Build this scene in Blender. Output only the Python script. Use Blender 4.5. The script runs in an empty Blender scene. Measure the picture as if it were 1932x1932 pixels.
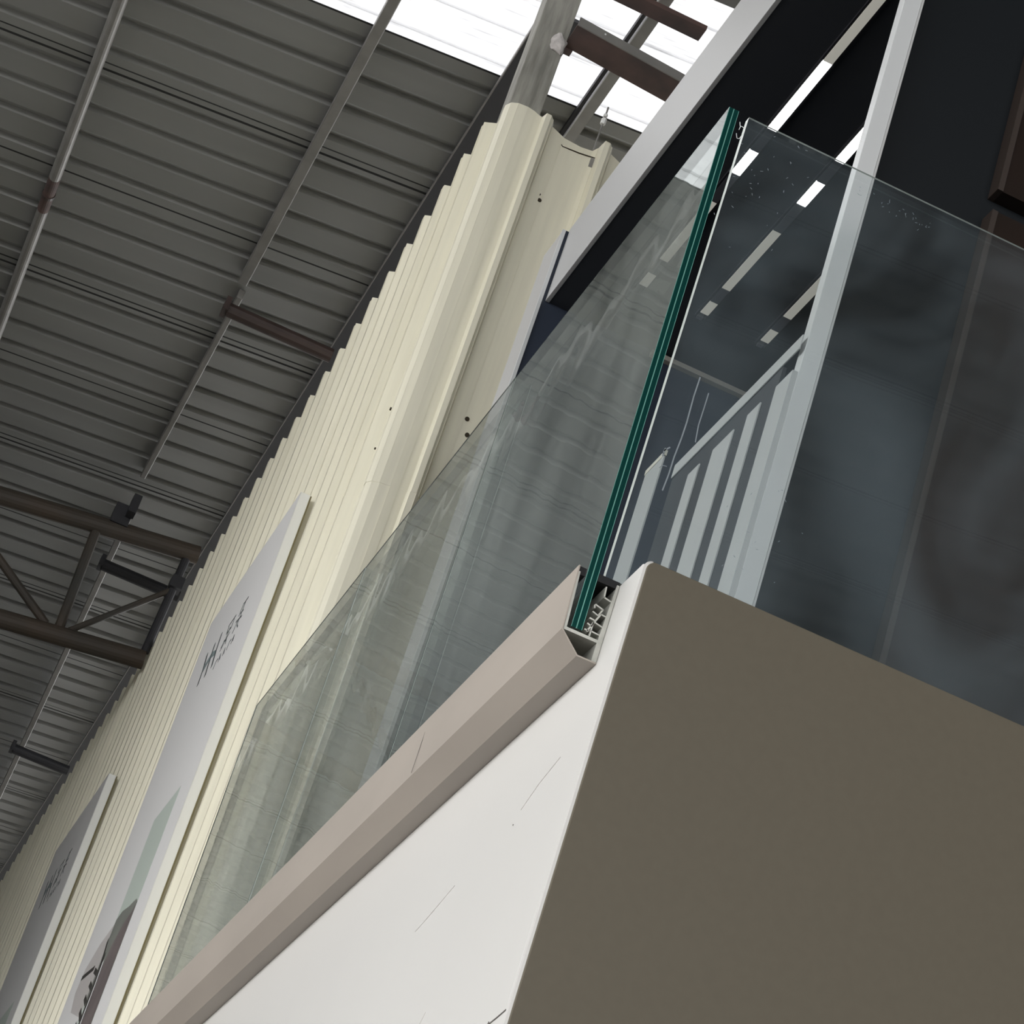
import bpy, math, random
from mathutils import Matrix, Vector
random.seed(7)
S = bpy.context.scene
H = 1.6                                   # eye height: every z below is given from the eye, +H puts it above the floor

# ---------------------------------------------------------------- camera
cam_d = bpy.data.cameras.new('camera')
cam = bpy.data.objects.new('camera', cam_d)
S.collection.objects.link(cam)
cam_d.sensor_width = 36.0
cam_d.lens = 5010.088 / 1932.0 * 36.0
cam_d.clip_start = 0.05
cam_d.clip_end = 200
r0 = (0.9010093, -0.3297315, 0.2818854)
r1 = (0.3991976, 0.3759179, -0.8362577)
r2 = (0.1697748, 0.8660040, 0.4703335)
cam.matrix_world = Matrix(((r0[0], -r1[0], -r2[0], 0), (r0[1], -r1[1], -r2[1], 0), (r0[2], -r1[2], -r2[2], H), (0, 0, 0, 1)))
S.camera = cam

# ---------------------------------------------------------------- sky and exposure
W = bpy.data.worlds.new('sky'); S.world = W; W.use_nodes = True
wn = W.node_tree; bg = wn.nodes['Background']
tc = wn.nodes.new('ShaderNodeTexCoord'); sx = wn.nodes.new('ShaderNodeSeparateXYZ')
cr = wn.nodes.new('ShaderNodeValToRGB')
wn.links.new(tc.outputs['Generated'], sx.inputs[0]); wn.links.new(sx.outputs['Z'], cr.inputs[0])
cr.color_ramp.elements[0].position = 0.0; cr.color_ramp.elements[0].color = (0.93, 0.935, 0.945, 1)
cr.color_ramp.elements[1].position = 0.9; cr.color_ramp.elements[1].color = (1.0, 1.0, 1.0, 1)
wn.links.new(cr.outputs[0], bg.inputs['Color'])
bg.inputs['Strength'].default_value = 5.3
S.view_settings.view_transform = 'Standard'
S.view_settings.look = 'None'
S.view_settings.exposure = 0.0
S.view_settings.gamma = 1.0
S.view_settings.use_curve_mapping = False
try:
    S.cycles.use_denoising = True
    S.cycles.max_bounces = 14
    S.cycles.transparent_max_bounces = 24
    S.cycles.diffuse_bounces = 5
except Exception:
    pass

# ---------------------------------------------------------------- helpers
def srgb(r, g, b):
    return tuple(((c / 255) / 12.92 if c <= 10 else ((c / 255 + 0.055) / 1.055) ** 2.4) for c in (r, g, b)) + (1,)

def mat(name, col, rough=0.6, metal=0.0, noise=0.0, scale=6.0, stretch=(1, 1, 1), dark=None, spec=0.5, bump=0.0):
    m = bpy.data.materials.new(name); m.use_nodes = True
    nt = m.node_tree; b = nt.nodes['Principled BSDF']
    b.inputs['Roughness'].default_value = rough
    b.inputs['Metallic'].default_value = metal
    b.inputs['Specular IOR Level'].default_value = spec
    c = col if len(col) == 4 else tuple(col) + (1,)
    if noise or dark:
        t = nt.nodes.new('ShaderNodeTexCoord'); mp = nt.nodes.new('ShaderNodeMapping')
        mp.inputs['Scale'].default_value = stretch
        n = nt.nodes.new('ShaderNodeTexNoise'); n.inputs['Scale'].default_value = scale; n.inputs['Detail'].default_value = 6
        rp = nt.nodes.new('ShaderNodeValToRGB')
        d = dark if dark else tuple(x * (1 - noise) for x in c[:3]) + (1,)
        rp.color_ramp.elements[0].position = 0.3; rp.color_ramp.elements[0].color = d
        rp.color_ramp.elements[1].position = 0.65; rp.color_ramp.elements[1].color = c
        nt.links.new(t.outputs['Object'], mp.inputs[0]); nt.links.new(mp.outputs[0], n.inputs['Vector'])
        nt.links.new(n.outputs[0], rp.inputs[0]); nt.links.new(rp.outputs[0], b.inputs['Base Color'])
        if bump:
            bp = nt.nodes.new('ShaderNodeBump'); bp.inputs['Distance'].default_value = bump
            nt.links.new(n.outputs[0], bp.inputs['Height']); nt.links.new(bp.outputs[0], b.inputs['Normal'])
    else:
        b.inputs['Base Color'].default_value = c
    return m

def emis(name, col, st):
    m = bpy.data.materials.new(name); m.use_nodes = True
    b = m.node_tree.nodes['Principled BSDF']
    b.inputs['Base Color'].default_value = (.8, .8, .8, 1)
    b.inputs['Emission Color'].default_value = col
    b.inputs['Emission Strength'].default_value = st
    return m

def glassmat(name, tint, dust_col, d0, d1, dscale, stretch, wave=0.0004, wscale=4.0, ior=1.5):
    m = bpy.data.materials.new(name); m.use_nodes = True
    nt = m.node_tree; N = nt.nodes.new; L = nt.links.new
    for n in list(nt.nodes):
        nt.nodes.remove(n)
    out = N('ShaderNodeOutputMaterial')
    geo = N('ShaderNodeNewGeometry')
    io = N('ShaderNodeMath'); io.operation = 'MULTIPLY_ADD'; io.inputs[1].default_value = 1 / ior - ior; io.inputs[2].default_value = ior
    L(geo.outputs['Backfacing'], io.inputs[0])
    fr = N('ShaderNodeFresnel'); L(io.outputs[0], fr.inputs['IOR'])
    tr = N('ShaderNodeBsdfTransparent'); tr.inputs[0].default_value = tint
    gl = N('ShaderNodeBsdfGlossy'); gl.inputs['Roughness'].default_value = 0.0; gl.inputs['Color'].default_value = (0.93, 0.97, 0.96, 1)
    t = N('ShaderNodeTexCoord')
    wv = N('ShaderNodeTexNoise'); wv.inputs['Scale'].default_value = wscale; wv.inputs['Detail'].default_value = 1
    L(t.outputs['Object'], wv.inputs['Vector'])
    bp = N('ShaderNodeBump'); bp.inputs['Distance'].default_value = wave; L(wv.outputs[0], bp.inputs['Height']); L(bp.outputs[0], gl.inputs['Normal'])
    mx = N('ShaderNodeMixShader'); L(fr.outputs[0], mx.inputs[0]); L(tr.outputs[0], mx.inputs[1]); L(gl.outputs[0], mx.inputs[2])
    df = N('ShaderNodeBsdfDiffuse'); df.inputs['Color'].default_value = dust_col
    mp = N('ShaderNodeMapping'); mp.inputs['Scale'].default_value = stretch
    L(t.outputs['Object'], mp.inputs[0])
    n1 = N('ShaderNodeTexNoise'); n1.inputs['Scale'].default_value = dscale; n1.inputs['Detail'].default_value = 7; n1.inputs['Distortion'].default_value = 1.2
    L(mp.outputs[0], n1.inputs['Vector'])
    mr = N('ShaderNodeMapRange'); mr.inputs['From Min'].default_value = 0.35; mr.inputs['From Max'].default_value = 0.72
    mr.inputs['To Min'].default_value = d0; mr.inputs['To Max'].default_value = d1
    L(n1.outputs[0], mr.inputs['Value'])
    m2 = N('ShaderNodeMixShader'); L(mr.outputs[0], m2.inputs[0]); L(mx.outputs[0], m2.inputs[1]); L(df.outputs[0], m2.inputs[2])
    L(m2.outputs[0], out.inputs[0])
    return m

class MB:
    def __init__(s): s.v = []; s.f = []; s.m = []
    def poly(s, pts, mi=0):
        k = len(s.v); s.v += [tuple(p) for p in pts]; s.f.append(tuple(range(k, k + len(pts)))); s.m.append(mi)
    def hexa(s, p, mi=0):           # p: 4 bottom + 4 top, ccw seen from above
        k = len(s.v); s.v += [tuple(q) for q in p]
        for f in ((3, 2, 1, 0), (4, 5, 6, 7), (0, 1, 5, 4), (1, 2, 6, 5), (2, 3, 7, 6), (3, 0, 4, 7)):
            s.f.append(tuple(k + i for i in f)); s.m.append(mi)
    def box(s, x0, x1, y0, y1, z0, z1, mi=0):
        s.hexa([(x0, y0, z0), (x1, y0, z0), (x1, y1, z0), (x0, y1, z0), (x0, y0, z1), (x1, y0, z1), (x1, y1, z1), (x0, y1, z1)], mi)
    def prism(s, pts, axis, a, b, mi=0):
        def P(p, w):
            return {'x': (w, p[0], p[1]), 'y': (p[0], w, p[1]), 'z': (p[0], p[1], w)}[axis]
        k = len(s.v); n = len(pts)
        s.v += [P(p, a) for p in pts] + [P(p, b) for p in pts]
        s.f.append(tuple(range(k, k + n))); s.m.append(mi)
        s.f.append(tuple(range(k + 2 * n - 1, k + n - 1, -1))); s.m.append(mi)
        for i in range(n):
            j = (i + 1) % n
            s.f.append((k + j, k + i, k + n + i, k + n + j)); s.m.append(mi)
    def tube(s, p, q, r, n=14, mi=0):
        p = Vector(p); q = Vector(q); d = (q - p).normalized()
        a = d.orthogonal().normalized(); b = d.cross(a); k = len(s.v)
        for c in (p, q):
            for i in range(n):
                t = 2 * math.pi * i / n; s.v.append(tuple(c + a * (r * math.cos(t)) + b * (r * math.sin(t))))
        for i in range(n):
            j = (i + 1) % n; s.f.append((k + i, k + j, k + n + j, k + n + i)); s.m.append(mi)
        s.f.append(tuple(range(k + n - 1, k - 1, -1))); s.m.append(mi); s.f.append(tuple(range(k + n, k + 2 * n))); s.m.append(mi)
    def ribbon(s, pts, w, t, plane, mi=0):   # flat stroke of width w, thickness t, lying in a plane: ('x', x) strokes given as (y,z), ('y', y) as (x,z)
        ax, c = plane
        for (a, b) in zip(pts[:-1], pts[1:]):
            dx, dz = b[0] - a[0], b[1] - a[1]; l = math.hypot(dx, dz) or 1; nx, nz = -dz / l * w / 2, dx / l * w / 2
            ex, ez = dx / l * w * .2, dz / l * w * .2
            q = [(a[0] - ex + nx, a[1] - ez + nz), (b[0] + ex + nx, b[1] + ez + nz), (b[0] + ex - nx, b[1] + ez - nz), (a[0] - ex - nx, a[1] - ez - nz)]
            s.prism(q, ax, c, c + t, mi)

def build(name, mb, mats, parent=None, bevel=0.0, smooth=False, solid=0.0):
    me = bpy.data.meshes.new(name)
    me.from_pydata([(x, y, z + H) for x, y, z in mb.v], [], mb.f); me.update()
    for m in (mats if isinstance(mats, (list, tuple)) else [mats]): me.materials.append(m)
    me.polygons.foreach_set('material_index', mb.m)
    if smooth: me.polygons.foreach_set('use_smooth', [True] * len(me.polygons))
    import bmesh
    b = bmesh.new(); b.from_mesh(me); bmesh.ops.recalc_face_normals(b, faces=b.faces); b.to_mesh(me); b.free()
    o = bpy.data.objects.new(name, me); S.collection.objects.link(o)
    if parent:
        o.parent = parent; o.matrix_parent_inverse = parent.matrix_world.inverted()
    if bevel:
        md = o.modifiers.new('bevel', 'BEVEL'); md.width = bevel; md.segments = 2; md.limit_method = 'ANGLE'
    if solid:
        md = o.modifiers.new('solid', 'SOLIDIFY'); md.thickness = solid
    return o

def thing(name, label, cat, loc=(0, 0, 0), group=None):
    o = bpy.data.objects.new(name, None); S.collection.objects.link(o)
    o.location = (loc[0], loc[1], loc[2] + H); o.empty_display_size = .1
    o['label'] = label; o['category'] = cat
    if group: o['group'] = group
    o.matrix_world = Matrix.Translation(o.location)
    return o

def tag(o, label, cat, group=None):
    o['label'] = label; o['category'] = cat
    if group: o['group'] = group
    return o

def struct(o, label=None, cat=None):
    o['kind'] = 'structure'
    if label: o['label'] = label
    if cat: o['category'] = cat
    return o

# ---------------------------------------------------------------- materials
M = {}
M['floor'] = mat('concrete_floor', (.14, .135, .125), .8, noise=.15, scale=2)
M['concrete'] = mat('concrete_grey', (.10, .10, .095), .9, noise=.25, scale=3)
M['roof'] = mat('grey_roof_sheet', (.275, .275, .265), .55, noise=.14, scale=1.4, stretch=(.35, 2.2, 1), spec=.25)
M['cream'] = mat('cream_cladding', (.78, .745, .60), .42, noise=.10, scale=5, stretch=(6, 6, .35))
M['skylight'] = None
M['white_tile'] = mat('white_marble_tile', (.68, .665, .635), .28, noise=.03, scale=1.6, stretch=(1, 1, .4))
M['brown_tile'] = mat('taupe_brown_tile', (.118, .101, .073), .55, noise=.05, scale=60, spec=.3)
M['vein'] = mat('marble_vein', (.68, .65, .62), .4)
M['crack'] = mat('dark_joint', (.10, .09, .08), .8)
M['taupe'] = mat('taupe_laminate', (.37, .325, .28), .45, noise=.12, scale=5, stretch=(1, .35, 1))
M['alu'] = mat('raw_aluminium', (.52, .52, .47), .45, metal=.35, noise=.25, scale=40)
M['rubber'] = mat('black_rubber', (.006, .006, .007), .8)
M['white_paint'] = mat('white_aluminium_panel', (.46, .46, .455), .4)
M['white_post'] = mat('white_post_paint', (.56, .57, .57), .3)
M['grey_clad'] = mat('grey_end_cladding', (.46, .455, .44), .5)
M['navy'] = mat('navy_wall_paint', (.030, .038, .056), .35, spec=.4)
M['navy_dark'] = mat('near_black_wall_paint', (.0055, .0075, .0095), .5, spec=.3)
M['ceiling'] = mat('near_black_ceiling', (.034, .037, .043), .5, spec=.3)
M['brown_wood'] = mat('dark_red_brown_board', (.020, .011, .008), .35, noise=.5, scale=2.2, dark=(.011, .008, .006, 1), spec=.35)
M['brown_edge'] = mat('brown_board_edge', (.032, .022, .017), .5)
M['steel'] = mat('grey_painted_steel', (.26, .25, .235), .5, metal=.2, noise=.2, scale=8)
M['steel_dark'] = mat('dark_painted_steel', (.022, .022, .026), .6, noise=.3, scale=8)
M['rust'] = mat('rusty_red_steel', (.115, .068, .058), .75, noise=.5, scale=7, dark=(.055, .038, .036, 1))
M['rust_dark'] = mat('dark_rusty_tube', (.055, .035, .03), .5, noise=.4, scale=7)
M['rust_tube'] = mat('rust_streaked_grey_tube', (.075, .050, .032), .65, noise=.5, scale=1.3, dark=(.034, .034, .030, 1))
M['zinc'] = mat('weathered_zinc_post', (.36, .35, .31), .7, noise=.45, scale=9, stretch=(5, 5, .6))
M['foam'] = mat('dried_white_foam', (.62, .58, .56), .9, noise=.3, scale=40)
M['sign_face'] = mat('pale_grey_sign_face', (.75, .74, .725), .45)
M['sign_side'] = mat('white_sign_side', (.80, .80, .76), .45)
M['ink'] = mat('dark_teal_ink', (.06, .075, .075), .5)
M['ink_pale'] = mat('pale_teal_ink', (.20, .25, .25), .5)
M['print_green'] = mat('print_pale_green', (.52, .58, .52), .4)
M['print_hill'] = mat('print_grey_hill', (.24, .25, .22), .4, noise=.25, scale=4)
M['print_mauve'] = mat('print_mauve_slope', (.20, .165, .16), .4, noise=.35, scale=5, dark=(.11, .095, .09, 1))
M['print_haze'] = mat('print_pale_hill', (.52, .49, .47), .4)
M['print_dark'] = mat('print_dark', (.05, .047, .042), .4)
M['print_white'] = mat('print_white', (.80, .80, .78), .4)
M['olive'] = mat('olive_gap_shade', (.20, .17, .085), .8)  # shade of the gap beside a sign, put into the colour
M['lit'] = emis('lit_led_diffuser', (1, .99, .97, 1), 9)
M['cream_diff'] = emis('unlit_diffuser_added_glow', (1, .96, .80, 1), .20)  # faint glow added to brighten segments that are switched off
M['cap'] = mat('cream_cap', (.6, .58, .5), .5)
M['grey_diff'] = mat('grey_blank_cover', (.075, .075, .085), .5)
M['black_track'] = mat('black_track', (.012, .012, .015), .5)
M['edge_dark'] = mat('glass_edge_dark_green', (.001, .034, .029), .12)
M['edge_pale'] = mat('glass_edge_pale', (.13, .33, .28), .2)
M['edge_white'] = mat('glass_edge_polished', (.72, .76, .72), .25)
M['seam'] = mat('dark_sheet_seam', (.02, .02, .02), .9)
M['hole'] = mat('rusty_hole', (.035, .025, .012), .9)
M['residue'] = mat('dried_residue', (.22, .25, .27), .6)
M['web'] = mat('cobweb', (.75, .78, .76), .6)
M['trim'] = mat('beige_ceiling_trim', (.34, .32, .28), .5)
M['handrail'] = mat('grey_white_rail', (.43, .44, .435), .4)
M['glassA'] = glassmat('greenish_safety_glass', (.985, .995, .988, 1), (.70, .76, .72, 1), .03, .11, 3.0, (1, 1, .35), .0007, 5.0, 1.55)
M['glassB'] = glassmat('smeared_clear_glass', (.96, .975, .975, 1), (.42, .52, .58, 1), .004, .075, 2.4, (1.2, 1, .8), .0002, 3.0)
m = bpy.data.materials.new('translucent_roof_sheet'); m.use_nodes = True; nt = m.node_tree
for n in list(nt.nodes): nt.nodes.remove(n)
o_ = nt.nodes.new('ShaderNodeOutputMaterial'); tl = nt.nodes.new('ShaderNodeBsdfTranslucent'); dfn = nt.nodes.new('ShaderNodeBsdfDiffuse'); mxn = nt.nodes.new('ShaderNodeMixShader')
t = nt.nodes.new('ShaderNodeTexCoord'); mp = nt.nodes.new('ShaderNodeMapping'); mp.inputs['Scale'].default_value = (2.5, 30, 1)
nz = nt.nodes.new('ShaderNodeTexNoise'); nz.inputs['Scale'].default_value = 2.2; nz.inputs['Detail'].default_value = 6
rp = nt.nodes.new('ShaderNodeValToRGB'); rp.color_ramp.elements[0].position = .28; rp.color_ramp.elements[0].color = (.46, .46, .465, 1)
rp.color_ramp.elements[1].position = .45; rp.color_ramp.elements[1].color = (.56, .56, .565, 1)
nt.links.new(t.outputs['Object'], mp.inputs[0]); nt.links.new(mp.outputs[0], nz.inputs['Vector']); nt.links.new(nz.outputs[0], rp.inputs[0]); nt.links.new(rp.outputs[0], tl.inputs[0])
dfn.inputs[0].default_value = (.7, .7, .7, 1); mxn.inputs[0].default_value = .15
nt.links.new(tl.outputs[0], mxn.inputs[1]); nt.links.new(dfn.outputs[0], mxn.inputs[2]); nt.links.new(mxn.outputs[0], o_.inputs[0])
M['skylight'] = m

# ---------------------------------------------------------------- the setting
b = MB(); b.box(-30, 30, -30, 40, -H - .2, -H); struct(build('floor', b, M['floor']), 'grey concrete ground floor of the hall', 'floor')
b = MB(); b.box(-3.7, -3.5, 9.6, 36, -H, 5.98); struct(build('wall_blocker_left', b, M['concrete']), 'unseen dark grey wall placed at far left to darken the hall end', 'wall')  # out of view, set here to dim the far end
b = MB(); b.box(-9.2, 6, 36, 36.2, -H, 7.0); struct(build('wall_back', b, M['concrete']), 'plain grey wall at the far end of the hall', 'wall')

# metal roof: ribs run across (X), purlins along (Y)
SL = 0.074; RP = 0.2325; SKY0, SKY1 = 7.63, 8.56
def rz(x): return 6.44 + SL * (x - 1.0)
def roof_profile(y0, n_sheets, h):
    pts = []; y = y0           # (y, z, material of the face that starts here)
    for s in range(n_sheets):
        for k in range(4):
            yy = y + k * RP
            if k == 0:
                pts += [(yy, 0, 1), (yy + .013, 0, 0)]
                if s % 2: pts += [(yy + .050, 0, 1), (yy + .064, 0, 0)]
            else:
                pts += [(yy, 0, 0)]
            pts += [(yy + .098, 0, 0), (yy + .160, h, 0), (yy + .166, h, 0), (yy + .170, 0, 0)]
        y += 4 * RP
    return pts + [(y, 0, 0)]
def sheet(name, y0, n, mtl, x0=-9.4, x1=6.2, h=.026, seam=True):
    pr = roof_profile(y0, n, h); b = MB()
    for (ya, za, ma), (yb, zb, _) in zip(pr[:-1], pr[1:]):
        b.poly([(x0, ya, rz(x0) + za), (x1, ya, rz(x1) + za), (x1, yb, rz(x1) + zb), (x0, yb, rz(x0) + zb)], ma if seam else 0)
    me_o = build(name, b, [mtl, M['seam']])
    import bmesh
    bb = bmesh.new(); bb.from_mesh(me_o.data); bmesh.ops.remove_doubles(bb, verts=bb.verts, dist=.0005); bb.to_mesh(me_o.data); bb.free()
    md = me_o.modifiers.new('solid', 'SOLIDIFY'); md.thickness = .002; md.offset = 1
    return me_o
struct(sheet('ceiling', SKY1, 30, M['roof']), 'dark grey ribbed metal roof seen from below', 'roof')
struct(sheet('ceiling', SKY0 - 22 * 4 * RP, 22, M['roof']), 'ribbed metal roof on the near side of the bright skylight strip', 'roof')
struct(sheet('window_1', SKY0, 1, M['skylight'], h=.010, seam=False), 'bright white translucent skylight strip in the metal roof', 'skylight')

# cream corrugated walls
CX, CY, ZT = 0.995, 7.56, 5.60
def rib(u):   # height of the cladding profile at distance u from a sheet edge
    P = .235; u = u % P
    if u < .140: return 0.0 + .002 * math.sin(u / .140 * math.pi * 2)
    if u < .163: return (u - .140) / .023 * .040
    if u < .196: return .040
    if u < .219: return (1 - (u - .196) / .023) * .040
    return 0.0
def clad_pts(u0, u1):
    out = []; u = u0
    brk = [0, .02, .05, .09, .137, .140, .163, .168, .191, .196, .219, .222]
    k = math.floor(u0 / .235)
    while k * .235 < u1:
        for q in brk:
            w = k * .235 + q
            if u0 <= w <= u1: out.append(w)
        k += 1
    return sorted(set([u0] + out + [u1]))
b = MB(); us = clad_pts(0.045, 26.5)
zs = [-H, 0, 2, 4, ZT]
prev = None
for u in us:
    x = CX + .012 - rib(u); y = CY + u
    jag = random.uniform(-.004, .004)
    col = [(x, y, z + (jag if z == ZT else 0)) for z in zs]
    if prev:
        for i in range(len(zs) - 1): b.poly([prev[i], col[i], col[i + 1], prev[i + 1]])
    prev = col
wl = build('wall_side', b, M['cream'], solid=.0015); struct(wl, 'long cream corrugated cladding wall running away to lower left', 'wall')
# front return of the same cladding, with the folded corner flashing
b = MB(); prev = None
pts = [(CX + .004, CY + .05, ZT - .006), (CX + .003, CY + .022, ZT), (CX + .016, CY - .002, ZT + .004), (CX + .040, CY - .014, ZT + .006), (CX + .075, CY - .020, ZT + .004), (CX + .104, CY - .021, ZT - .002), (CX + .127, CY - .022, ZT - .010)]
x = CX + .127
for k in range(15):
    x0 = 1.128 + k * .2305
    pts += [(x0, CY - .022 if k == 0 else CY + .004, ZT - .010), (x0 + .008, CY - .046, ZT - .004), (x0 + .026, CY - .047, ZT - .006), (x0 + .032, CY - .040, ZT - .008), (x0 + .038, CY - .036, ZT - .010), (x0 + .048, CY - .006, ZT - .018),
            (x0 + .10, CY + .002, ZT - .034), (x0 + .17, CY + .006, ZT - .036), (x0 + .215, CY + .006, ZT - .030)]
for p in pts:
    col = [(p[0], p[1], -H), (p[0], p[1], 2), (p[0], p[1], 4), p]
    if prev:
        for i in range(3): b.poly([prev[i], col[i], col[i + 1], prev[i + 1]])
    prev = col
wf = build('wall_front', b, M['cream'], solid=.0015); struct(wf, 'cream corrugated cladding facing the viewer behind the shop corner', 'wall')
b = MB()   # screw holes in the cladding
for (hx, hz, hr) in [(1.2142, 5.3003, .005), (1.2211, 5.278, .008), (1.2383, 4.3587, .008), (1.2561, 4.3032, .008)]:
    b.tube((hx, CY + .0035, hz), (hx, CY - .0015, hz), hr, 10)
o = build('screw_hole', b, M['hole'], wf)
b = MB(); b.tube((.9995, 7.64, 4.32), (.9945, 7.64, 4.32), .006, 8); b.tube((.9995, 7.66, 4.17), (.9945, 7.66, 4.17), .004, 8); build('screw_hole', b, M['hole'], wl)
b = MB()   # ragged crease at the cut top of the front return
b.ribbon([(1.195, 5.560), (1.235, 5.530), (1.30, 5.535), (1.365, 5.545)], .004, -.002, ('y', CY + .004)); build('crease', b, M['hole'], wf)

# shop body: white side wall, brown front tile
X0, Y0, ZP = .888, 3.418, 1.8765
b = MB()
b.box(X0, X0 + .10, Y0 + .010, 12, -H, ZP - .002)
o = build('wall_right', b, M['white_tile'], bevel=.004); struct(o, 'white marble tiled side wall of the mezzanine shop', 'wall'); side = o
b = MB(); rr = .014; arc = [(X0 + rr - rr * math.cos(a), ZP - rr + rr * math.sin(a)) for a in [i * math.pi / 2 / 6 for i in range(7)]]
b.prism([(X0 - .0005, -H)] + [(p[0] - .0005, p[1]) for p in arc] + [(X0 + .012, ZP), (X0 + .012, -H)], 'y', Y0 - .0005, Y0 + .011)
build('corner_edge', b, M['white_tile'], side)
b = MB()
arc2 = [(X0 + .004 + rr - rr * math.cos(a), ZP - .0015 - rr + rr * math.sin(a)) for a in [i * math.pi / 2 / 6 for i in range(7)]]
b.prism([(X0 + .004, -H)] + arc2 + [(4.6, ZP - .0015), (4.6, -H)], 'y', Y0 - .004, Y0 + .008)
fr_o = build('wall_front_parapet', b, M['brown_tile'], bevel=.0018); struct(fr_o, 'large taupe brown tiled parapet face in the lower right', 'wall')
b = MB(); b.box(X0 + .03, 4.6, Y0 + .0085, Y0 + .016, ZP - .03, ZP + .0005); build('tile_back_edge', b, M['white_tile'], fr_o)
# veins and joints of the marble side wall
b = MB()
def vein(pts, w): b.ribbon(pts, w, -.0008, ('x', X0 - .0002))
vein([(3.56, 1.585), (3.64, 1.565), (3.70, 1.54)], .0011); vein([(3.98, 1.49), (4.10, 1.465), (4.16, 1.455)], .0011)
vein([(4.5, 1.35), (4.7, 1.25), (4.8, 1.22)], .001); vein([(3.9, 1.25), (3.95, 1.19), (4.02, 1.14)], .001)
build('marble_vein', b, M['vein'], side)
b = MB(); b.ribbon([(3.43, 1.145), (3.47, 1.141), (3.50, 1.139)], .0022, -.0008, ('x', X0 - .0002)); b.ribbon([(3.50, 1.142), (3.505, 1.136)], .004, -.0008, ('x', X0 - .0002)); b.ribbon([(3.515, 1.137), (3.56, 1.131), (3.62, 1.128)], .0024, -.0008, ('x', X0 - .0002))
b.tube((X0 + .001, 3.72, 1.52), (X0 - .0008, 3.72, 1.52), .0014, 8)
build('tile_joint', b, M['crack'], side)
b = MB(); b.box(X0 + .10, 4.6, Y0 + .016, 6.15, 1.55, 1.70); struct(build('floor_upper', b, M['ceiling']), 'mezzanine floor slab behind the parapet', 'floor')
b = MB(); b.box(6.2, 6.4, -14, 12, -H, 7.6); struct(build('wall_blocker_right', b, M['concrete']), 'unseen grey wall added at right to cut light and sky reflection', 'wall')  # out of view, added to hold back front light and sky in the glass
b = MB(); b.box(4.6, 4.75, Y0 - .004, 9, -H, 4.25); struct(build('wall_far_right', b, M['navy']), 'dark wall closing the right of the shop', 'wall')

# upper room: dark ceiling slab with white fascia, dark end wall
FX = 1.105
b = MB(); b.box(FX + .012, 4.6, 2.6, 6.16, 4.0, 4.24); struct(build('ceiling_upper', b, M['ceiling']), 'near black ceiling of the upper showroom', 'ceiling')
b = MB(); b.box(FX, FX + .012, 2.6, 6.158, 3.9985, 4.252); tag(build('fascia_board', b, M['white_paint'], bevel=.0012), 'long pale grey fascia board edging the black ceiling', 'fascia')
b = MB(); b.box(1.092, 4.6, 6.16, 6.31, 1.5, 4.245); wend = build('wall_end', b, M['navy']); struct(wend, 'dark navy end wall under the black ceiling', 'wall')
b = MB(); b.box(1.086, 1.0919, 6.162, 6.31, 1.5, 4.236); build('grey_cladding', b, M['grey_clad'], wend)
b = MB(); b.box(1.0855, 1.095, 6.152, 6.1615, 1.5, 4.240); build('corner_bead', b, M['white_post'], wend)
b = MB(); b.box(1.436, 1.745, 6.138, 6.159, 3.975, 3.9895);
struct(build('trim_1', b, M['trim']), 'thin beige trim where ceiling meets end wall', 'trim')

# dark boards at the right
for z0, z1, lb in ((1.70, 2.980, 'dark red brown wall board, the tall one below the gap'), (3.027, 3.999, 'dark red brown board above the gap, at the upper right')):
    t = thing('wall_board', lb, 'wall board', (1.389, 3.7, z0), 'dark boards at the right of the showroom')
    b = MB(); b.box(1.400, 4.58, 3.690, 3.728, z0, z1); build('board', b, M['brown_wood'], t)
    b = MB(); b.box(1.3886, 1.3999, 3.688, 3.728, z0, z1); build('edge_band', b, M['brown_edge'], t)
b = MB(); b.box(1.146, 4.58, 3.7285, 3.80, 1.70, 3.999); struct(build('wall_partition', b, M['navy_dark']), 'near black partition wall right of the white post', 'wall')

# ---------------------------------------------------------------- white post, rail and slats
t = thing('white_post', 'white square post from parapet to ceiling, behind the smeared glass', 'post', (1.13, 3.7, 1.70))
b = MB(); b.box(1.1175, 1.1505, 3.682, 3.712, 1.70, 3.9995); build('post_body', b, M['white_post'], t, bevel=.001)
b = MB(); b.box(1.1507, 1.1545, 3.680, 3.728, 1.70, 3.9995); build('edge_strip', b, M['white_paint'], t)
t = thing('slatted_screen', 'grey slatted screen beside the white post, behind smeared glass', 'screen', (1.12, 4.0, 1.70))
b = MB(); b.box(1.107, 1.110, 3.684, 4.262, 2.521, 2.5515); build('top_rail', b, M['handrail'], t, bevel=.001)
for (ya, yb) in ((3.684, 3.754), (3.819, 3.876), (3.937, 4.031), (4.094, 4.148)):
    b = MB(); b.box(1.107, 1.1172 if ya < 3.7 else 1.1095, ya, yb, 1.70, 2.476); build('slat', b, M['handrail'], t)
b = MB(); b.box(1.1101, 1.117, 3.7545, 4.262, 1.70, 2.5205); build('backing_board', b, M['ceiling'], t)
t = thing('narrow_slat', 'single grey slat left of the slatted screen, taller than its slats', 'slat', (1.11, 4.4, 1.70))
b = MB(); b.box(1.107, 1.110, 4.363, 4.463, 1.70, 2.622); build('slat_board', b, M['handrail'], t)
b = MB(); b.box(1.106, 1.111, 4.360, 4.466, 2.6222, 2.634); build('top_cap', b, M['cap'], t)

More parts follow.
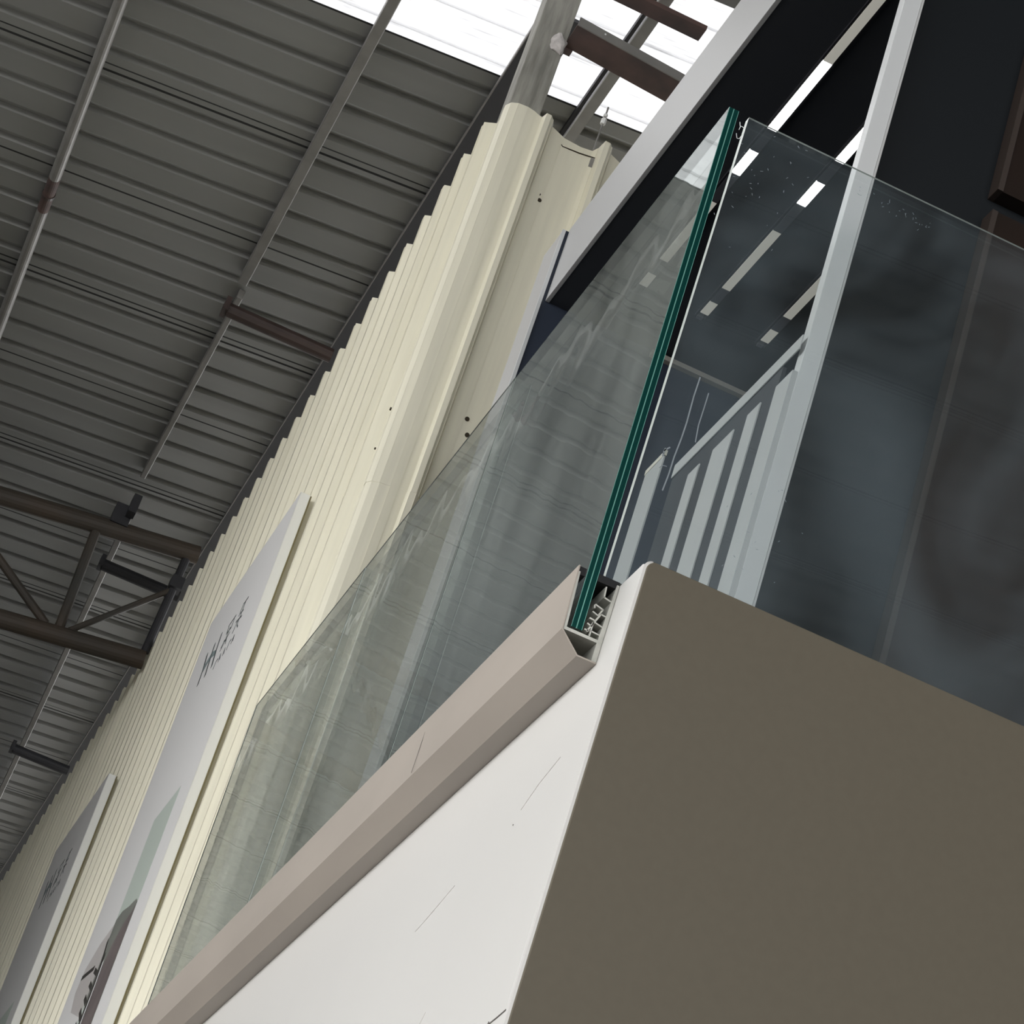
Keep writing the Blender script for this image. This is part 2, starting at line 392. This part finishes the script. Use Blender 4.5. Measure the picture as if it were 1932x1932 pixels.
# ---------------------------------------------------------------- magnetic track lights under the black ceiling
segs = [(4.25, 4.718, 'c'), (4.7205, 5.030, 'l'), (5.032, 5.136, 'g'), (5.138, 5.250, 'l'), (5.252, 5.395, 'g'), (5.397, 5.724, 'c'), (5.726, 5.803, 'g'), (5.805, 5.872, 'c')]
for xc, lb in ((1.294, 'black ceiling light track nearest the pale fascia'), (1.480, 'black ceiling light track in the middle of the three'), (1.665, 'black ceiling light track nearest the brown boards')):
    t = thing('track_light', lb, 'ceiling light', (xc, 5, 4.0), 'parallel light tracks on the black ceiling')
    b = MB(); b.box(xc - .018, xc - .0125, 4.2, 5.90, 3.990, 3.9995); b.box(xc + .0125, xc + .018, 4.2, 5.90, 3.990, 3.9995); b.box(xc - .0125, xc + .0125, 4.2, 5.90, 3.9975, 3.9995)
    build('track_body', b, M['black_track'], t)
    for (ya, yb, k) in segs:
        b = MB(); b.box(xc - .0118, xc + .0118, ya, yb, 3.989, 3.9974)
        o = build({'c': 'unlit_segment', 'l': 'lit_segment', 'g': 'blank_cover'}[k], b, M[{'c': 'cream_diff', 'l': 'lit', 'g': 'grey_diff'}[k]], t)
    b = MB(); b.box(xc - .0118, xc + .004, 5.885, 5.899, 3.984, 3.9974); build('power_clip', b, M['grey_diff'], t)

# ---------------------------------------------------------------- glass rail on the side wall
YN, YF = 3.52, 10.0
t = thing('glass_channel', 'taupe floor channel clamping the glass along the white wall', 'glass rail channel', (.85, YN, 1.73))
ol = [(.8160, 1.8757), (.8200, 1.7634), (.8547, 1.7307), (.8873, 1.7307)]
il = [(.8873, 1.7332), (.8557, 1.7332), (.8222, 1.7644), (.8182, 1.8757)]
b = MB(); b.prism(ol + il, 'y', YN, YF); build('cover_profile', b, M['taupe'], t)
b = MB(); b.prism([(.8184, 1.866), (.8230, 1.7648), (.8790, 1.7648), (.8790, 1.7338), (.8872, 1.7338), (.8872, 1.870), (.8830, 1.870), (.8792, 1.7700), (.8270, 1.7700), (.8215, 1.866)], 'y', YN + .001, YF); build('inner_profile', b, M['alu'], t)
b = MB()
def bar(a, c, w, y1=YF): b.ribbon([a, c], w, y1 - (YN + .002), ('y', YN + .002))
for a, c, w in [((.8680, 1.8600), (.8695, 1.8420), .0022), ((.8690, 1.8420), (.8820, 1.8395), .0026), ((.8600, 1.8250), (.8735, 1.8215), .0024), ((.8735, 1.8215), (.8690, 1.8100), .0022),
                ((.8590, 1.8120), (.8690, 1.8090), .0022), ((.8590, 1.8240), (.8600, 1.8190), .0020), ((.8575, 1.8000), (.8660, 1.7990), .0024), ((.8565, 1.7900), (.8640, 1.7880), .0024), ((.8550, 1.7790), (.8620, 1.7790), .0024),
                ((.8725, 1.8130), (.8590, 1.7770), .0026), ((.8725, 1.8130), (.8825, 1.8120), .0022), ((.8680, 1.7960), (.8825, 1.7930), .0022), ((.8650, 1.7960), (.8650, 1.7715), .0022), ((.8650, 1.7800), (.8820, 1.7790), .0022)]:
    bar(a, c, w, 4.4)
build('clamp_wedge', b, M['alu'], t)
b = MB(); b.box(.8190, .8305, YN + .003, YF, 1.862, 1.8755); b.box(.8520, .8868, YN + .003, YF, 1.864, 1.8765); build('rubber_gasket', b, M['rubber'], t)
b = MB(); b.ribbon([(4.28, 1.8757), (4.28, 1.7650)], .0014, -.0006, ('x', .8176)); build('cover_joint', b, M['crack'], t)

def pane(name, label, cat, x0, x1, y0, y1, z0, z1, gm, thick_axis, strips, group=None, lean=0.0):
    b = MB()
    if thick_axis == 'x':
        b.poly([(x0, y0, z0), (x0, y1, z0), (x0, y1, z1), (x0, y0, z1)], 0); b.poly([(x1, y0, z0), (x1, y1, z0), (x1, y1, z1), (x1, y0, z1)], 0)
        fr = [0, .05 if strips == 2 else .13, .44, .53, .95, 1]; near = [2, 1, 2, 1, 2]; thin = [1, 0, 0, 0, 0]
        for i in range(5):
            a = x0 + (x1 - x0) * fr[i]; c = x0 + (x1 - x0) * fr[i + 1]; k = thin[i]
            b.poly([(a, y0, z0), (c, y0, z0), (c, y0, z1), (a, y0, z1)], near[i] if strips == 2 else k); b.poly([(a, y1, z0), (c, y1, z0), (c, y1, z1), (a, y1, z1)], (3 if y1 < 6 else 1) if k else 0)
            b.poly([(a, y0, z0), (c, y0, z0), (c, y1, z0), (a, y1, z0)], k); b.poly([(a, y0, z1), (c, y0, z1), (c, y1, z1), (a, y1, z1)], k)
    else:
        b.poly([(x0, y0, z0), (x1, y0, z0), (x1, y0, z1), (x0, y0, z1)], 0); b.poly([(x0, y1, z0), (x1, y1, z0), (x1, y1, z1), (x0, y1, z1)], 0)
        for q in ([(x0, y0, z0), (x0, y1, z0), (x0, y1, z1), (x0, y0, z1)], [(x1, y0, z0), (x1, y1, z0), (x1, y1, z1), (x1, y0, z1)], [(x0, y0, z0), (x1, y0, z0), (x1, y1, z0), (x0, y1, z0)], [(x0, y0, z1), (x1, y0, z1), (x1, y0 + .004, z1), (x0, y0 + .004, z1)]):
            b.poly(q, 1)
        b.poly([(x0, y0 + .004, z1), (x1, y0 + .004, z1), (x1, y1, z1), (x0, y1, z1)], 0)
    b.v = [(p[0] - (lean * (p[2] - z0) / (z1 - z0)), p[1], p[2]) for p in b.v]
    o = build(name, b, [gm, M['edge_dark'] if strips else M['edge_white'], M['edge_pale'], M['edge_white']])
    import bmesh
    bb = bmesh.new(); bb.from_mesh(o.data); bmesh.ops.remove_doubles(bb, verts=bb.verts, dist=.00001); bmesh.ops.recalc_face_normals(bb, faces=bb.faces); bb.to_mesh(o.data); bb.free()
    return tag(o, label, cat, group)
G = 'glass panes standing in the taupe channel'
pane('glass_balustrade', 'greenish glass pane nearest the corner in the side channel', 'glass balustrade', .833, .8515, 3.522, 4.6195, 1.7745, 2.7985, M['glassA'], 'x', 2, G, .010)
pane('glass_balustrade', 'middle one of the three greenish panes in the side channel', 'glass balustrade', .833, .8515, 4.6235, 5.7185, 1.7745, 2.803, M['glassA'], 'x', True, G, .010)
pane('glass_balustrade', 'farthest greenish pane of the side channel, its upright end free', 'glass balustrade', .833, .8515, 5.7225, 6.790, 1.7745, 2.806, M['glassA'], 'x', True, G, .010)
pB = pane('glass_balustrade', 'clear smeared glass pane above the brown parapet', 'glass balustrade', .8625, 2.9, 3.527, 3.542, 1.878, 2.8005, M['glassB'], 'y', False)
# residue streaks on the front pane
b = MB(); yy = 3.5269
def px(u, v, Y=3.5265):
    u -= 966; v -= 966; f = 5010.088
    d = [r0[i] * u + r1[i] * v + r2[i] * f for i in range(3)]
    return (d[0] * Y / d[1], d[2] * Y / d[1])
streaks = [([(1321, 712), (1309, 748), (1296, 796), (1286, 826), (1272, 862), (1262, 894), (1250, 925)], 3.0), ([(1337, 742), (1329, 768), (1318, 802), (1312, 834)], 2.4),
           ([(1256, 846), (1252, 855), (1250, 860)], 4.0), ([(1253, 850), (1264, 844)], 3.2), ([(1244, 882), (1251, 878), (1258, 880)], 1.6)]
for pl, w in streaks:
    b.ribbon([px(*p) for p in pl], w / 1330.0, -.0004, ('y', yy))
for k in range(90):
    if k < 45: u, v = random.gauss(1440, 45), random.gauss(330, 55)
    elif k < 75: u, v = random.uniform(1620, 1760), 0; v = 360 + (u - 1620) * .52 + random.gauss(0, 8)
    else: u, v = random.gauss(1440, 40), random.gauss(1020, 50)
    if u > 1400 - (v - 230) * .31: 
        a = random.uniform(0, 6.28); l = random.uniform(1, 5)
        b.ribbon([px(u, v), px(u + l * math.cos(a), v + l * math.sin(a))], .9 / 1330.0, -.0004, ('y', yy))
build('residue_mark', b, M['residue'], pB)['kind'] = 'stuff'
b = MB()   # cobweb between the two panes
def wv(pts):
    for p, q in zip(pts[:-1], pts[1:]): b.tube(p, q, .0006, 6)
wv([(.8503, 3.530, 2.785), (.853, 3.531, 2.778), (.857, 3.531, 2.779), (.862, 3.530, 2.776)]); wv([(.8503, 3.530, 2.760), (.854, 3.531, 2.752), (.858, 3.531, 2.753), (.862, 3.530, 2.766)]); wv([(.854, 3.531, 2.779), (.853, 3.531, 2.770)])
tag(build('cobweb', b, M['web']), 'tiny cobweb strung between the two glass edges', 'cobweb')

# ---------------------------------------------------------------- wall signs
def make_sign(dy, label):
    t = thing('wall_sign', label, 'sign', (.95, 9.3 + dy, 2.0), 'pale box signs on the cream wall')
    y0, y1, zt, zb = 8.615 + dy, 10.03 + dy, 4.402, 1.9
    b = MB(); b.box(.9235, .960, y0 + .0005, y1, zb, zt); sb = build('sign_box', b, M['sign_side'], t, bevel=.0015)
    b = MB(); b.box(.922, .9234, y0, y1, zb, zt); build('sign_face', b, M['sign_face'], t)
    XF = ('x', .9219)
    def sh(pts): return [(p[0] + dy, p[1]) for p in pts]
    for pl, w in [([(9.640, 3.968), (9.657, 4.042), (9.713, 4.130)], .020), ([(9.504, 3.96), (9.543, 4.044), (9.576, 4.125)], .020), ([(9.393, 3.960), (9.445, 4.046), (9.471, 4.131)], .020)]:
        b = MB(); b.ribbon(sh(pl), w, -.0010, XF); build('logo_bar', b, M['ink'], t)
    b = MB(); b.prism(sh([(9.649, 4.020), (9.660, 4.065), (9.560, 4.085), (9.470, 4.060), (9.455, 4.030), (9.545, 4.050)]), 'x', .9218, .9212); build('logo_wash', b, M['ink_pale'], t)
    ca, cb = MB(), MB()
    for pl in ([(9.305, 4.005), (9.290, 4.030), (9.235, 4.016), (9.217, 3.992)], [(9.260, 4.025), (9.257, 4.078)], [(9.325, 4.111), (9.215, 4.114)], [(9.310, 4.100), (9.300, 4.066), (9.220, 4.064), (9.222, 4.100)], [(9.300, 3.99), (9.215, 4.040)],
               [(9.125, 4.050), (9.020, 4.034)], [(9.111, 4.070), (9.099, 4.122)], [(9.090, 4.118), (9.030, 4.120)], [(9.085, 4.072), (9.036, 4.066)], [(9.080, 4.045), (9.110, 3.995)], [(9.062, 4.110), (9.058, 4.010)], [(9.060, 4.012), (9.020, 3.988)]):
        (ca if pl[0][0] > 9.2 else cb).ribbon(sh(pl), .008, -.0010, XF)
    build('logo_character', ca, M['ink'], t); build('logo_character', cb, M['ink'], t)
    b = MB()
    for pl in ([(9.304, 3.912), (9.301, 3.945), (9.272, 3.945)], [(9.228, 3.916), (9.239, 3.954), (9.205, 3.918)], [(9.163, 3.918), (9.162, 3.950), (9.140, 3.918)], [(9.097, 3.918), (9.096, 3.952), (9.070, 3.952)], [(9.030, 3.918), (9.022, 3.952), (9.000, 3.920)]):
        b = MB(); b.ribbon(sh(pl), .006, -.0010, XF); build('small_letter', b, M['ink'], t)
    # printed picture low on the face
    b = MB(); b.prism(sh([(8.900, 3.285), (9.345, 3.285), (9.345, 1.95), (8.900, 1.95)]), 'x', .9218, .9213); build('picture_ground', b, M['print_green'], t)
    b = MB(); b.prism(sh([(9.345, 2.865), (9.58, 2.845), (9.76, 2.790), (9.80, 2.70), (9.70, 2.60), (9.345, 2.5)]), 'x', .9218, .9213); build('picture_haze', b, M['print_haze'], t)
    b = MB(); b.prism(sh([(8.900, 2.832), (8.95, 2.858), (9.01, 2.863), (9.09, 2.866), (9.25, 2.889), (9.345, 2.880), (9.345, 2.56), (8.900, 2.40)]), 'x', .9213, .9209); build('picture_hill', b, M['print_hill'], t)
    b = MB(); b.prism(sh([(8.900, 2.832), (8.95, 2.806), (9.06, 2.790), (9.18, 2.728), (9.215, 2.66), (9.225, 1.95), (8.900, 1.95)]), 'x', .9208, .9204); build('picture_slope', b, M['print_mauve'], t)
    b = MB(); b.ribbon(sh([(9.290, 2.72), (9.262, 2.60), (9.252, 1.95)]), .045, -.0006, ('x', .9204)); b.ribbon(sh([(9.36, 2.80), (9.29, 2.70)]), .02, -.0006, ('x', .9204))
    b.ribbon(sh([(9.76, 2.752), (9.47, 2.722)]), .018, -.0006, ('x', .9204))
    for k in range(7):
        b.ribbon(sh([(9.42 - k * .010, 2.70 - k * .055), (9.32 - k * .008, 2.665 - k * .06)]), .022, -.0006, ('x', .9204))
    build('picture_dark_shape', b, M['print_dark'], t)
    b = MB(); b.ribbon(sh([(9.240, 2.69), (9.222, 2.60), (9.214, 1.95)]), .016, -.0006, ('x', .9197)); build('picture_white_line', b, M['print_white'], t)
    b = MB(); b.box(.9601, .966, y0 + .004, y0 + .03, zb, zt); build('shadow_gap_strip', b, M['olive'], t)  # olive strip painted in for the shadow gap along the sign edge
    t.rotation_euler = (0, -.006, 0); t.location.x += .0144
    return t
make_sign(0, 'large pale grey wall sign nearer the glass, its dark logo facing left')
make_sign(3.53, 'smaller looking pale wall sign farther away at lower left')

# ---------------------------------------------------------------- purlins and steel under the roof
GP = 'steel purlins under the grey roof'
def purlin(xc, y0, y1, w, h, label, m=M['steel'], dz=0.0):
    zc = rz(xc) - .004 - dz
    b = MB(); b.box(xc - w / 2, xc + w / 2, y0, y1, zc - h, zc); o = build('purlin', b, m, bevel=.004); return tag(o, label, 'purlin', GP)
def pipe_purlin(xc, y0, y1, r, label, drop=.0):
    zc = rz(xc) - r - .012 - drop
    b = MB(); b.tube((xc, y0, zc), (xc, y1, zc), r, 18)
    b.box(xc - .004, xc + .004, y0 + .1, y1 - .1, zc + r - .004, zc + r + .010)
    o = build('purlin', b, M['steel'], smooth=False); return tag(o, label, 'purlin', GP)
pp = pipe_purlin(-.425, 1.2, 35, .027, 'grey round pipe purlin along the left of the roof')
b = MB(); b.tube((-.425, 10.45, rz(-.425) - .039), (-.425, 10.75, rz(-.425) - .039), .0275, 18); build('rust_patch', b, M['rust'], pp)
b = MB(); b.tube((-.425, 10.60, rz(-.425) - .039), (-.425, 10.625, rz(-.425) - .039), .031, 18); build('weld_ring', b, M['rust_dark'], pp)
purlin(.543, 1.2, 10.72, .046, .060, 'grey steel purlin from the skylight down to the first rusty strut')
purlin(.565, 10.86, 13.05, .030, .050, 'short grey purlin piece between the first rusty strut and the truss')
b = MB(); zc = 6.385
def fx(y): return .600 + (y - 13.55) * .0275
b.hexa([(fx(13.55) - .018, 13.55, zc - .06), (fx(13.55) + .018, 13.55, zc - .06), (fx(24) + .018, 24, zc - .06), (fx(24) - .018, 24, zc - .06), (fx(13.55) - .018, 13.55, zc), (fx(13.55) + .018, 13.55, zc), (fx(24) + .018, 24, zc), (fx(24) - .018, 24, zc)])
tag(build('purlin', b, M['steel'], bevel=.004), 'far grey purlin running on beyond the truss', 'purlin', GP)
for xx, ll in ((-1.38, 'grey roof purlin next to the round pipe purlin'), (-2.34, 'second grey roof purlin left of the round pipe purlin'), (-3.3, 'third grey roof purlin left of the round pipe purlin'), (-4.3, 'fourth grey roof purlin left of the round pipe purlin')):
    purlin(xx, 1.2, 35, .036, .055, ll)
t = thing('eave_purlin', 'dark eave purlin just above the top of the cream wall', 'purlin', (1.05, 8, 6.2))
b = MB(); b.box(1.067, 1.22, 7.99, 35, 6.395, 6.41); b.box(1.067, 1.070, 7.99, 35, 6.4105, 6.437); build('web', b, M['steel_dark'], t)
b = MB(); b.box(1.062, 1.0665, 7.99, 35, 6.394, 6.42); build('lip', b, M['steel'], t)
t = thing('channel_purlin', 'grey channel purlin crossing the skylight right of the post', 'purlin', (1.42, 8, 6.35))
zc = rz(1.43) - .006
b = MB(); b.box(1.418, 1.462, 6.0, 12, zc - .05, zc - .035); b.box(1.4585, 1.462, 6.0, 12, zc - .0348, zc); build('channel', b, M['steel'], t)
b = MB(); b.box(1.414, 1.4178, 6.0, 12, zc - .054, zc - .03); build('bright_lip', b, M['white_paint'], t)
b = MB(); b.box(1.398, 1.4135, 6.0, 12, zc - .03, zc); build('back_web', b, M['steel_dark'], t)
# cross struts
for (ys, x0, x1, mm, lb) in ((10.78, .55, 1.06, M['rust_dark'], 'rusty red strut between purlins, the nearest and brightest'), (14.02, .61, 1.06, M['steel_dark'], 'dark strut between purlins beside the truss'), (17.45, .68, 1.06, M['steel_dark'], 'dark strut between purlins beyond the truss'), (21.0, .68, 1.06, M['steel_dark'], 'farthest dark strut between purlins at the left edge')):
    t = thing('cross_strut', lb, 'strut', (x0, ys, 6.2), 'cross struts between purlins')
    b = MB(); b.tube((x0 - .02, ys, 6.225), (x1 - .002, ys, 6.225), .035, 14); build('tube', b, mm, t, smooth=False)
    b = MB(); b.box(x0 - .045, x0 - .02, ys - .045, ys + .045, 6.20, 6.27); build('end_plate', b, mm, t)
# truss
TY = 13.30
t = thing('roof_truss', 'tubular steel roof truss with rust streaks at left', 'truss', (0, TY, 5.4))
b = MB(); 
def tz(x): return 6.040 + .125 * (x + .1)
def bz(x): return 5.385 + .125 * (x - .17)
b = MB(); b.tube((-4.5, TY, tz(-4.5)), (1.02, TY, tz(1.02)), .052, 18); build('top_chord', b, M['rust_tube'], t)
b = MB(); b.tube((-4.5, TY, bz(-4.5)), (.955, TY, bz(.955)), .052, 18); build('bottom_chord', b, M['rust_tube'], t)
webs = [(.455, .500, .030), (.36 + -.57, .40, .026), (.95, .53, .020), (.93, .955, .022)]
def wm(xt, xb, r):
    b = MB(); b.tube((xt, TY, tz(xt) - .045), (xb, TY, bz(xb) + .045), r, 12); build('web_member', b, M['rust_tube'], t)
wm(.455, .475, .028); wm(-.36, .40, .024)
b = MB(); b.tube((.947, TY, 5.916), (.53, TY, bz(.53) + .045), .017, 12); build('web_member', b, M['rust_tube'], t)
b = MB(); b.tube((.965, TY, tz(.965) - .045), (.945, TY, bz(.945) + .045), .024, 12); build('web_member', b, M['steel_dark'], t)
b = MB(); b.box(.93, 1.0, TY - .05, TY + .05, 5.93, 6.0); build('cleat', b, M['steel_dark'], t)
for k in range(3):
    x = -.36 - 1.3 * k; wm(x - .03, x - .62, .026); wm(x - .68, x - .70, .03); wm(x - 1.3, x - .75, .026)
b = MB(); b.box(.50, .60, TY - .06, TY + .06, tz(.55) + .02, tz(.55) + .14); b.box(.565, .61, TY - .16, TY - .07, 6.19, 6.30); build('cleat', b, M['steel_dark'], t)

# weathered post behind the cladding
t = thing('steel_post', 'weathered grey post rising behind the cream cladding', 'post', (1.08, 7.74, -H))
b = MB(); b.box(1.024, 1.146, 7.72, 7.85, -H, rz(1.08) - .01); build('post_body', b, M['zinc'], t, bevel=.004)
import bmesh
bb = bmesh.new(); bmesh.ops.create_icosphere(bb, subdivisions=3, radius=.042)
for v in bb.verts:
    n = 1 + .16 * math.sin(v.co.x * 90 + v.co.z * 50 + 1) + .12 * math.sin(v.co.z * 120 - v.co.y * 60) + random.uniform(-.04, .04); v.co = Vector((v.co.x * n * .8 + 1.119, v.co.y * .5 * n + 7.715, v.co.z * n * 1.0 + 6.055 + H))
me = bpy.data.meshes.new('foam_blob'); bb.to_mesh(me); bb.free(); me.materials.append(M['foam'])
o = bpy.data.objects.new('foam_blob', me); S.collection.objects.link(o); o.parent = t; o.matrix_parent_inverse = t.matrix_world.inverted()
# rusty beam
def sk(zl, zr, x): return zl + (zr - zl) * (x - 1.148) / (1.62 - 1.148)
t = thing('rusty_beam', 'rusty red channel beam from the grey post towards the fascia', 'beam', (1.15, 7.68, 6.08))
xa, xb_ = 1.148, 2.1
def zl(x): return 6.092 - .073 * (x - 1.148)
b = MB(); b.hexa([(xa, 7.62, zl(xa)), (xb_, 7.62, zl(xb_)), (xb_, 7.765, zl(xb_)), (xa, 7.765, zl(xa)), (xa, 7.62, zl(xa) + .008), (xb_, 7.62, zl(xb_) + .008), (xb_, 7.765, zl(xb_) + .008), (xa, 7.765, zl(xa) + .008)]); build('web', b, M['rust'], t)
b = MB(); b.hexa([(xa, 7.6135, zl(xa) - .002), (xb_, 7.6135, zl(xb_) - .002), (xb_, 7.6195, zl(xb_) - .002), (xa, 7.6195, zl(xa) - .002), (xa, 7.6135, zl(xa) + .034), (xb_, 7.6135, zl(xb_) + .034), (xb_, 7.6195, zl(xb_) + .034), (xa, 7.6195, zl(xa) + .034)]); build('flange', b, M['steel'], t)
b = MB(); b.tube((1.255, 7.6125, 6.103), (1.255, 7.6134, 6.103), .004, 8); build('bolt_head', b, M['print_white'], t)
b = MB(); b.box(1.146, 1.185, 7.766, 7.80, 6.085, 6.096); build('end_tab', b, M['rust'], t)
b = MB(); b.box(1.05, 1.605, 7.70 - .1, 7.78 - .1, 6.315, 6.335); tag(build('brown_bar', b, M['rust'], bevel=.002), 'short brown steel bar crossing beneath the channel purlin', 'bar')
t = thing('hanging_rod', 'thin threaded rod with a pale nut hanging near the skylight edge', 'rod', (1.36, 7.64, 5.55))
b = MB(); b.tube((1.362, 7.66, 5.54), (1.362, 7.66, 5.845), .0035, 8); build('rod', b, M['steel'], t)
b = MB(); b.box(1.345, 1.38, 7.562, 7.675, 5.50, 5.54); build('wall_bracket', b, M['steel'], t)
b = MB(); b.tube((1.362, 7.66, 5.765), (1.362, 7.66, 5.79), .010, 6); b.tube((1.362, 7.66, 5.80), (1.362, 7.66, 5.812), .008, 6); build('nut', b, M['print_white'], t)
